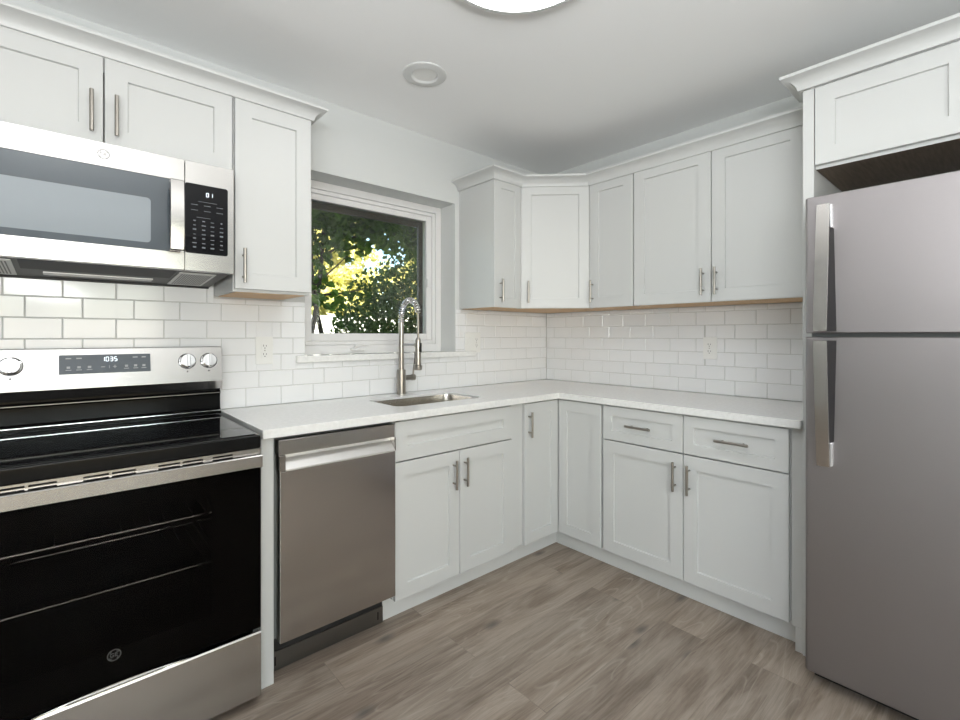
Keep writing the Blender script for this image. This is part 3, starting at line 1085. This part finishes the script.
LF = Lean()
disp = obj('display', boxes(LF, [(-2.838, -2.562, -.001, .0022, 1.136, 1.2065)]), M['micro_glass'], fas, smooth=False)
obj('clock_digits', seven_segment('1035', LF, -2.6925, .0023, 1.189, .0155, .0128), M['digit'], disp, smooth=False)
mk = []
for u, w_ in ((-2.812, .016), (-2.782, .016), (-2.612, .016), (-2.584, .014)): mk.append((u - w_ / 2, u + w_ / 2, .0020, .0026, 1.192, 1.196))
for u in (-2.812, -2.782, -2.752, -2.640, -2.611, -2.584):
    mk.append((u - .005, u + .005, .0020, .0026, 1.157, 1.165)); mk.append((u - .008, u + .008, .0020, .0026, 1.150, 1.1525))
mk += [(-2.718, -2.706, .0020, .0026, 1.1585, 1.161), (-2.6935, -2.692, .0020, .0026, 1.154, 1.165), (-2.682, -2.670, .0020, .0026, 1.1585, 1.161), (-2.6775, -2.6745, .0020, .0026, 1.154, 1.1655)]
obj('display_marks', boxes(LF, mk), M['display_mark'], disp, smooth=False)
for kx in (-3.050, -2.964, -2.4335, -2.3535):
    c0 = LF(kx, 0, 1.1715)
    kb = bmesh.new()
    add_lathe(kb, c0, LF.n, [(.0300, .0005), (.0300, .004), (.0275, .005), (.0262, .022), (.0250, .026), (0, .0265)], 36)
    kn = obj('knob', kb, M['chrome'], rg)
    obj('knob_grip', boxes(LF, [(kx - .0065, kx + .0065, .0225, .036, 1.1450, 1.1985)], .002), M['chrome'], kn)
    obj('knob_skirt', lathe(c0, LF.n, [(.0325, .0002), (.0325, .003), (.0302, .003), (.0302, .0002)], 36), M['black_matte'], kn)
for kx in (-3.050, -2.964, -2.4335, -2.3535):
    obj('knob_mark', box(LF, kx - .003, kx + .002, 0, .0004, 1.126, 1.131), M['slot'], fas, smooth=False)

# vent trim, oven door, handle, drawer
od = obj('oven_door', boxes(A, [(RX0 + .004, RX0 + .145, .648, .676, .268, .8350), (RX1 - .155, RX1 - .004, .648, .676, .268, .8350),
                                (RX0 + .145, RX1 - .155, .648, .676, .268, .365), (RX0 + .145, RX1 - .155, .648, .676, .760, .8350)]), M['black'], rg, smooth=False)
obj('oven_glass', box(A, RX0 + .004, RX1 - .004, .6765, .6810, .268, .8350, bev=.001), M['oven_pane'], od, smooth=False)
vt = bmesh.new()
SL = []
for gx in (-3.045, -2.932, -2.868, -2.756, -2.692, -2.580, -2.516, -2.430):
    w_ = .030 if gx == -2.430 else .0285
    SL.append((gx - w_, gx + w_))
x = RX0 + .004
VZ = [(.8350, .8390), (.8450, .8500), (.8560, .8620), (.8685, .8870)]
zc_ = [.8350, .8500, .8570, .8640, .8710, .8880]
rows_open = [(.8500, .8570), (.8640, .8710)]
xs = [RX0 + .004] + [q for s in SL for q in s] + [RX1 - .004]
for i in range(0, len(xs), 2):
    add_box(vt, A, xs[i], xs[i + 1], .655, .676, .8355, .8885)
for a, b in SL:
    for z0, z1 in ((.8355, .8665), (.8720, .8765), (.8820, .8885)):
        add_box(vt, A, a, b, .655, .676, z0, z1)
vtrim = obj('vent_trim', vt, M['steel_x'], rg, smooth=False)
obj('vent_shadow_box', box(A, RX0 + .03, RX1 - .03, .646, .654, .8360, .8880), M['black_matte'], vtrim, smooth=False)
hd = bmesh.new()
add_prism(hd, A, [(.686, .829), (.697, .8265), (.700, .829), (.700, .866), (.697, .8690), (.686, .8665)], RX0 + .004, RX1 - .004)
for a, b in ((RX0 + .006, RX0 + .050), (RX1 - .050, RX1 - .006)):
    add_box(hd, A, a, b, .6765, .690, .834, .864, .003, 2)
obj('door_handle', hd, M['steel_x'], rg)
emblem(A, -2.716, .6812, .352, .0165, M['mark_grey'], od)
dr = bmesh.new()
add_prism(dr, A, [(.650, .030), (.678, .030), (.682, .034), (.682, .249), (.678, .2535), (.674, .2535), (.668, .246), (.650, .246)], RX0 + .004, RX1 - .004)
dw_ = obj('storage_drawer', dr, M['steel_x'], rg)
# polished crescent grip in the gap over the drawer
cr = bmesh.new()
ring = []
for k in range(33):
    t = k / 32
    x = RX0 + .16 + t * (RX1 - RX0 - .32)
    hgt = .016 * math.sin(math.pi * t) + .0005
    ring.append([cr.verts.new(A(x, d, z)) for d, z in ((.6675, .2475), (.6720, .2475 + hgt * .35), (.6735, .2475 + hgt), (.664, .2475 + hgt))])
for a, b in zip(ring[:-1], ring[1:]):
    for k in range(4):
        cr.faces.new((a[k], a[(k + 1) % 4], b[(k + 1) % 4], b[k]))
cr.faces.new(ring[0]); cr.faces.new(ring[-1])
obj('drawer_grip', cr, M['chrome'], dw_)

# ------------------------------------------------------------ over-the-range microwave
MX0, MX1, MZ0, MZ1, MF = -3.126, -2.3285, 1.520, 1.9265, .400
mw = thing('microwave', ((MX0 + MX1) / 2, -.2, MZ0), 'stainless over-the-range microwave hung under the short cabinet', 'microwave')
obj('body', boxes(A, [(MX0 + .004, MX1 - .003, .012, .362, MZ0 + .012, MZ1 - .002)], .002), M['side_grey'], mw, smooth=False)
MDX = -2.4930
md = obj('door', boxes(A, [(MX0 + .002, MDX - .001, .363, MF, MZ0, 1.5845), (MX0 + .002, MDX - .001, .363, MF, 1.8440, MZ1 - .002),
                           (MX0 + .002, MX0 + .040, .363, MF, 1.5845, 1.8440), (-2.540, MDX - .001, .363, MF - .004, 1.5845, 1.8440)], .0012), M['steel_x'], mw, smooth=False)
obj('door_glass', box(A, MX0 + .040, -2.5395, .366, MF - .002, 1.5845, 1.8440), M['micro_glass'], md, smooth=False)
wn_ = bmesh.new()
for dd, in ((MF - .0018,),):
    lpz = rounded_rect(MX0 + .095, -2.5955, 1.607, 1.7640, .012, 4)
    vs = [wn_.verts.new(A(x, dd, z)) for x, z in lpz]
    vb = [wn_.verts.new(A(x, dd - .001, z)) for x, z in lpz]
    wn_.faces.new(vs); wn_.faces.new(vb)
    for k in range(len(vs)): wn_.faces.new((vs[k], vs[(k + 1) % len(vs)], vb[(k + 1) % len(vs)], vb[k]))
obj('viewing_window', wn_, M['micro_window'], md, smooth=False)
hb = bmesh.new()
add_prism(hb, A, [(.424, 1.588), (.436, 1.584), (.440, 1.588), (.446, 1.640), (.448, 1.711), (.446, 1.780), (.440, 1.834), (.436, 1.838), (.424, 1.834), (.432, 1.780), (.434, 1.711), (.432, 1.640)], -2.5420, -2.5020)
add_box(hb, A, -2.540, -2.504, MF - .003, .430, 1.588, 1.612, .002)
add_box(hb, A, -2.540, -2.504, MF - .003, .430, 1.810, 1.834, .002)
obj('door_handle', hb, M['steel_z'], md)
emblem(A, -2.7255, MF + .0002, 1.8850, .0165, M['mark_emblem'], md)
cp = obj('control_panel', box(A, MDX + .001, MX1, .363, MF, MZ0, MZ1 - .002, bev=.0012), M['steel_x'], mw, smooth=False)
bm = bmesh.new()
lpz = rounded_rect(MDX + .001, -2.3500, 1.5850, 1.8435, .008, 4)
lpz = [(max(x, MDX + .0012), z) for x, z in lpz]
vs = [bm.verts.new(A(x, MF + .0008, z)) for x, z in lpz]
vb = [bm.verts.new(A(x, MF - .0002, z)) for x, z in lpz]
bm.faces.new(vs); bm.faces.new(vb)
for k in range(len(vs)): bm.faces.new((vs[k], vs[(k + 1) % len(vs)], vb[(k + 1) % len(vs)], vb[k]))
kp = obj('keypad', bm, M['black_glass'], cp, smooth=False)
obj('clock_digits', seven_segment('01', A, -2.4130, MF + .0009, 1.8085, .0140, .0130), M['digit'], kp, smooth=False)
mk = [(-2.450, -2.388, MF + .0006, MF + .0012, 1.7790, 1.7805)]
rnd = random.Random(3)
for row, z in enumerate((1.765, 1.745)):
    for u in (-2.462, -2.420, -2.378):
        mk.append((u - .011, u + .011, MF + .0006, MF + .0012, z, z + .0022))
mk.append((-2.455, -2.410, MF + .0006, MF + .0012, 1.7195, 1.7212))
for row in range(7):
    z = 1.705 - row * .0165
    for u in (-2.462, -2.432, -2.403, -2.372):
        w_ = rnd.uniform(.003, .007)
        mk.append((u - w_, u + w_, MF + .0006, MF + .0012, z, z + rnd.uniform(.002, .006)))
obj('keypad_marks', boxes(A, mk), M['mark'], kp, smooth=False)
# underside: recess, light lens and two grease filters
class Under:
    """frame on the sloping underside: z is measured from the slope, down towards the wall"""
    n = Vector((0, -1, 0))

    def __call__(self, u, d, z):
        return Vector((u, -d, MZ0 - (.36 - d) * .072 + z))


UN = Under()
obj('underside', boxes(UN, [(MX0 + .006, MX1 - .006, .016, .360, .001, .0118)], .001), M['grey_plastic'], mw, smooth=False)
obj('exhaust_recess', boxes(UN, [(-2.935, -2.510, .190, .352, -.0005, .0008)]), M['black_matte'], mw, smooth=False)
obj('lamp_cover', boxes(UN, [(-2.880, -2.560, .100, .150, -.003, .0008)]), M['lens'], mw, smooth=False)
obj('rear_lip', boxes(UN, [(MX0 + .010, MX1 - .010, .016, .030, -.006, .0008)]), M['black_matte'], mw, smooth=False)
for a, b in ((-3.080, -2.950), (-2.500, -2.375)):
    fl = obj('grease_filter', boxes(UN, [(a, b, .060, .335, -.0030, .0008)], .001), M['filter'], mw, smooth=False)
    for k in range(13):
        x = a + .012 + k * (b - a - .028) / 12
        obj('filter_slot', boxes(UN, [(x, x + .004, .080, .315, -.0036, -.0029)]), M['grey_plastic'], fl, smooth=False)

# ------------------------------------------------------------ dishwasher
WX0_, WX1_ = -2.2435, -1.7430
dw = thing('dishwasher', ((WX0_ + WX1_) / 2, -.3, 0), 'narrow stainless steel dishwasher next to the sink cabinet', 'dishwasher')
obj('tub', boxes(A, [(WX0_ + .004, WX1_ - .003, .02, .590, .150, .897), (WX0_ + .004, WX1_ - .018, .02, .530, .030, .150)]), M['side_grey'], dw, smooth=False)
for fx in (WX0_ + .04, WX1_ - .04):
    for fy in (.08, .52):
        obj('foot', lathe(A(fx, fy, 0), (0, 0, 1), [(.015, 0), (.015, .03), (0, .03)], 12), M['black_matte'], dw)
dwd = obj('door', box(A, WX0_ + .010, WX1_ - .004, .592, .638, .150, .7800, bev=.003, seg=2), M['steel_z'], dw)
obj('control_strip', box(A, WX0_ + .006, WX1_ - .004, .592, .632, .8390, .8950, bev=.002), M['steel_x'], dw)
pk = bmesh.new()
add_prism(pk, A, [(.593, .8385), (.600, .8385), (.602, .822), (.643, .7865), (.643, .7810), (.593, .7810)], WX0_ + .030, WX1_ - .010)
obj('pocket_handle', pk, M['lip'], dw, smooth=False)
for a, b in ((WX0_ + .008, WX0_ + .0295), (WX1_ - .0095, WX1_ - .004)):
    obj('pocket_end', box(A, a, b, .593, .6395, .7810, .8385), M['steel_z'], dw, smooth=False)
kick = obj('kick_plate', box(A, WX0_ + .002, WX1_ - .016, 
                          .534, .550, .002, .074, bev=.001), M['dark_steel'], dw, smooth=False)
for a in (WX0_ + .018, WX1_ - .044):
    obj('kick_slot', box(A, a, a + .006, .5498, .5508, .022, .056), M['black_matte'], kick, smooth=False)
obj('gap_shield', box(A, WX0_ + .004, WX1_ - .018, .534, .546, .0745, .150), M['black_matte'], dw, smooth=False)

# ------------------------------------------------------------ refrigerator
RF0, RF1 = 1.9065, 2.6950
fg = thing('refrigerator', B((RF0 + RF1) / 2, .40, 0), 'stainless steel top-freezer refrigerator in its white surround', 'refrigerator')
obj('cabinet_shell', boxes(B, [(RF0 + .002, RF1 - .002, .040, .712, .035, 1.775)], .004), M['side_grey'], fg, smooth=False)
for fu in (RF0 + .06, RF1 - .06):
    for fd in (.10, .66):
        obj('foot', lathe(B(fu, fd, 0), (0, 0, 1), [(.022, 0), (.022, .035), (0, .035)], 16), M['black_matte'], fg)
obj('base_grille', box(B, RF0 + .015, RF1 - .015, .7125, .722, .012, .055), M['black_matte'], fg, smooth=False)
obj('door_gasket', boxes(B, [(RF0 + .010, RF1 - .010, .7122, .7245, .062, 1.272), (RF0 + .010, RF1 - .010, .7122, .7245, 1.292, 1.778)]), M['black_matte'], fg, smooth=False)
FD0, FD1 = .725, .788


def fridge_door(z0, z1):
    """door with rounded long edges"""
    bm = bmesh.new()
    out = []
    r = .011
    for cu, a0 in ((RF1 - r, 0), (RF0 + r, 90)):
        for k in range(7):
            a = R(a0 + 15 * k)
            out.append((cu + r * math.cos(a), FD1 - r + r * math.sin(a)))
    out += [(RF0, FD0), (RF1, FD0)]
    z = [(0, z0), (0, z1)]
    def lp(ins, zz):
        cu, cd = (RF0 + RF1) / 2, (FD0 + FD1) / 2
        return [bm.verts.new(B(u - math.copysign(ins, u - cu), d - (ins if d > cd else -ins), zz)) for u, d in out]
    L = [lp(.003, z0), lp(0, z0 + .003), lp(0, z1 - .003), lp(.003, z1)]
    for p, q in zip(L[:-1], L[1:]):
        for k in range(len(p)):
            bm.faces.new((p[k], p[(k + 1) % len(p)], q[(k + 1) % len(q)], q[k]))
    bm.faces.new(L[0]); bm.faces.new(L[-1])
    return bm


def fridge_handle(zt, zb, foot_top, parent):
    """flat grip on a dark web: it stands out most at the gap between the doors and runs back at the other end"""
    n = 20
    plate, web = [], []
    bm, bw = bmesh.new(), bmesh.new()
    for k in range(n + 1):
        t = k / n
        z = zt + (zb - zt) * t
        s = t if foot_top else 1 - t            # 0 at the end fixed to the door, 1 at the gap
        out = FD1 + .040 + .026 * min(1, s * 1.2) ** .8
        w0, w1 = 1.9515 - .0045 * s, 1.9890 - .003 * s
        plate.append([bm.verts.new(B(u, d, z)) for u, d in ((w0, out - .008), (w0, out), (w1, out), (w1, out - .008))])
        web.append([bw.verts.new(B(u, d, z)) for u, d in ((w0 + .006, FD1 + .0003), (w0 + .006, out - .0082), (w1 - .001, out - .0082), (w1 + .003 + .012 * s, FD1 + .0003))])
    for m_, rings in ((bm, plate), (bw, web)):
        for a, b in zip(rings[:-1], rings[1:]):
            for k in range(4):
                m_.faces.new((a[k], a[(k + 1) % 4], b[(k + 1) % 4], b[k]))
        m_.faces.new(rings[0]); m_.faces.new(rings[-1])
    h = obj('handle', bm, M['steel_z'], parent, smooth=False)
    obj('handle_web', bw, M['web'], h, smooth=False)
    zf = zt if foot_top else zb
    sgn = -1 if foot_top else 1
    z0, z1 = min(zf, zf + sgn * .085), max(zf, zf + sgn * .085)
    obj('handle_foot', box(B, 1.9500, 1.9950, FD1 + .0004, FD1 + .0310, z0, z1, bev=.004, seg=2), M['plastic_chrome'], h, smooth=False)


fd = obj('freezer_door', fridge_door(1.2885, 1.7830), M['fridge'], fg)
fridge_handle(1.742, 1.296, True, fd)
rd = obj('refrigerator_door', fridge_door(.0560, 1.2750), M['fridge'], fg)
fridge_handle(1.262, .820, False, rd)

# ------------------------------------------------------------ ceiling fittings
LX, LY = -1.754, -1.392
lp_ = thing('ceiling_lamp', (LX, LY, ZC), 'round flush ceiling lamp, lit white', 'ceiling lamp')
obj('lamp_rim', lathe((LX, LY, ZC), (0, 0, -1), [(.255, 0), (.292, .001), (.297, .006), (.297, .030), (.290, .038), (.272, .041), (.268, .036), (.20, .030)], 72), M['trim_white'], lp_)
obj('diffuser', lathe((LX, LY, ZC), (0, 0, -1), [(.267, .037), (.264, .046), (.240, .050), (.15, .053), (0, .054)], 72), M['diffuser'], lp_)
rl = thing('recessed_light', (-1.541, -.562, ZC), 'small unlit recessed ceiling light near the window', 'ceiling light')
obj('trim_ring', lathe((-1.541, -.562, ZC), (0, 0, -1), [(.104, 0), (.104, .004), (.098, .008), (.064, .010), (.060, .006), (.057, .001), (.057, 0)], 48), M['trim_white'], rl)
obj('lamp_lens', lathe((-1.541, -.562, ZC), (0, 0, -1), [(.0568, 0), (.0568, .002), (0, .003)], 48), M['lens'], rl)


# ------------------------------------------------------------ garden outside the window
def leaves(pts, size, rnd, var=.4, ratio=.55, tilt=1.0):
    """one mesh of many pointed leaves, each folded along its midrib"""
    bm = bmesh.new()
    for p in pts:
        s = size * rnd.uniform(1 - var, 1 + var)
        e = Vector((rnd.uniform(-1, 1), rnd.uniform(-1, 1), rnd.uniform(-1, 1) * tilt - .25)).normalized()
        q = e.cross(Vector((rnd.uniform(-1, 1), rnd.uniform(-1, 1), rnd.uniform(-1, 1)))).normalized()
        nn = e.cross(q)
        P = Vector(p)
        w = s * ratio / 2
        a, b = P - e * s / 2, P + e * s / 2
        m1, m2 = P - e * s * .14, P + e * s * .2
        vs = [bm.verts.new(x) for x in (a, m1 + q * w + nn * w * .3, m2 + q * w * .8 + nn * w * .3, b, m2 - q * w * .8 + nn * w * .3, m1 - q * w + nn * w * .3)]
        bm.faces.new((vs[0], vs[1], vs[2], vs[3]))
        bm.faces.new((vs[0], vs[3], vs[4], vs[5]))
    return bm


def blob_points(n, blobs, rnd, shell=.55):
    out = []
    wts = [b[3] * b[4] * b[5] for b in blobs]
    for _ in range(n):
        cx, cy, cz, rx, ry, rz = rnd.choices(blobs, wts)[0]
        while True:
            v = Vector((rnd.gauss(0, 1), rnd.gauss(0, 1), rnd.gauss(0, 1)))
            if v.length > .01: break
        v.normalize()
        k = rnd.uniform(shell, 1) ** .6
        out.append((cx + v.x * rx * k, cy + v.y * ry * k, cz + v.z * rz * k))
    return out


struct(obj('ground', box(W, -14, 22, .26, 34, -.12, -.02), M['lawn'], origin=(0, 0, 0)))
rnd = random.Random(11)
tr = thing('broadleaf_tree', (-.82, 2.4, -.02), 'broad-leaved tree with two thin dark trunks outside the window', 'tree')
tk = bmesh.new()
add_tube(tk, [(-.95, 2.38, -.02), (-.93, 2.4, .8), (-.90, 2.4, 1.3), (-.84, 2.4, 1.6), (-.79, 2.42, 2.0), (-.70, 2.5, 2.7), (-.5, 2.6, 3.4)], [.035, .030, .027, .025, .022, .018, .01], 10)
obj('trunk', tk, M['bark'], tr)
tk = bmesh.new()
add_tube(tk, [(-.70, 2.45, -.02), (-.73, 2.46, .8), (-.765, 2.46, 1.3), (-.835, 2.46, 1.6), (-.88, 2.46, 2.0), (-.86, 2.5, 2.7), (-.95, 2.5, 3.3)], [.035, .030, .026, .024, .022, .018, .01], 10)
obj('trunk', tk, M['bark'], tr)
for a, b, c_ in (((-.86, 2.45, 1.70), (-.55, 2.5, 1.74), (-.20, 2.55, 1.82)), ((-.78, 2.43, 2.1), (-.4, 2.5, 2.38), (.1, 2.6, 2.48)),
                 ((-.72, 2.5, 2.6), (-.2, 2.7, 2.8), (.6, 2.9, 2.9)), ((-.86, 2.45, 1.80), (-.70, 2.42, 1.95), (-.50, 2.4, 2.15)),
                 ((-.88, 2.46, 2.1), (-1.1, 2.4, 2.4), (-1.4, 2.3, 2.6))):
    obj('branch', tube([a, b, c_], [.016, .010, .004], 8), M['bark'], tr)
bl = [(-1.2, 2.3, 2.80, .75, .5, .55), (-.55, 2.5, 2.85, .7, .5, .48), (.1, 2.7, 2.85, .75, .5, .42), (.8, 2.9, 2.80, .7, .5, .42), (-.85, 2.4, 2.35, .35, .35, .34), (.75, 2.9, 2.48, .5, .35, .20),
      (-.86, 2.40, 1.95, .16, .25, .45), (-.62, 2.45, 1.66, .18, .22, .12), (-.10, 2.6, 2.46, .50, .3, .22), (-.50, 2.45, 2.30, .32, .25, .20)]
obj('foliage', leaves(blob_points(3900, bl, rnd, .1), .098, rnd, .4, .78), M['leaf_broad'], tr)
bu = thing('garden_shrub', (1.5, 4.3, -.02), 'dense dark green rounded shrub outside the window', 'shrub')
bl = [(1.70, 4.39, 1.30, .95, .7, 1.68), (.90, 4.26, 1.05, .76, .6, 1.32), (.42, 4.13, .80, .50, .5, .95), (2.55, 4.51, 1.55, .9, .7, 1.7)]
bp_ = [p for p in blob_points(15000, bl, rnd, .35) if p[2] > .05]
obj('foliage', leaves(bp_, .078, rnd, .4, .6), M['leaf_bush'], bu)
st = bmesh.new()
for k in range(9):
    x, y = 1.4 + rnd.uniform(-.4, .6), 4.3 + rnd.uniform(-.2, .2)
    add_tube(st, [(x, y, -.02), (x + rnd.uniform(-.2, .2), y, .5), (x + rnd.uniform(-.5, .5), y + rnd.uniform(-.3, .3), 1.2)], [.022, .017, .008], 6)
obj('stems', st, M['bark'], bu)
for i, (x, y, h, s, lab) in enumerate(((3.5, 11.6, 4.4, 1.2, 'sunlit pale green tree seen through the middle of the window'),
                                       (6.7, 12.0, 4.8, 1.25, 'sunlit tree behind the shrub at the screen edge of the window'),
                                       (1.0, 13.6, 5.2, 1.1, 'sunlit tree behind the two thin trunks'),
                                       (6.6, 17.5, 7.6, 3.2, 'tall sunlit tree standing beyond the other garden trees'))):
    t = thing('garden_tree', (x, y, -.02), lab, 'tree', 'sunlit trees beyond the white fence')
    obj('trunk', tube([(x, y, -.02), (x + .1, y, h * .4), (x, y, h * .7)], [.14, .11, .06], 10), M['bark'], t)
    bl = [(x + rnd.uniform(-s, s) * .5, y + rnd.uniform(-1, 1) * .4, h * .28 + h * .62 * q / 5, s * rnd.uniform(.5, .75), s * .55, s * rnd.uniform(.38, .5)) for q in range(6)]
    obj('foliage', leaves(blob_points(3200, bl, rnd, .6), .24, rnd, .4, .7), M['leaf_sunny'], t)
fn = thing('garden_fence', (2.5, 9.4, -.02), 'white board fence at the end of the garden', 'fence')
obj('panel', boxes(W, [(-4 + k * .18, -4 + k * .18 + .172, 9.38, 9.41, .02, 1.80) for k in range(72)] + [(-4, 8.96, 9.412, 9.45, .35, .45), (-4, 8.96, 9.412, 9.45, 1.45, 1.55)]), M['fence'], fn, smooth=False)
for k in range(7):
    obj('post', box(W, -4.05 + k * 2.16, -3.93 + k * 2.16, 9.452, 9.55, -.02, 1.85, bev=.006), M['fence'], fn, smooth=False)
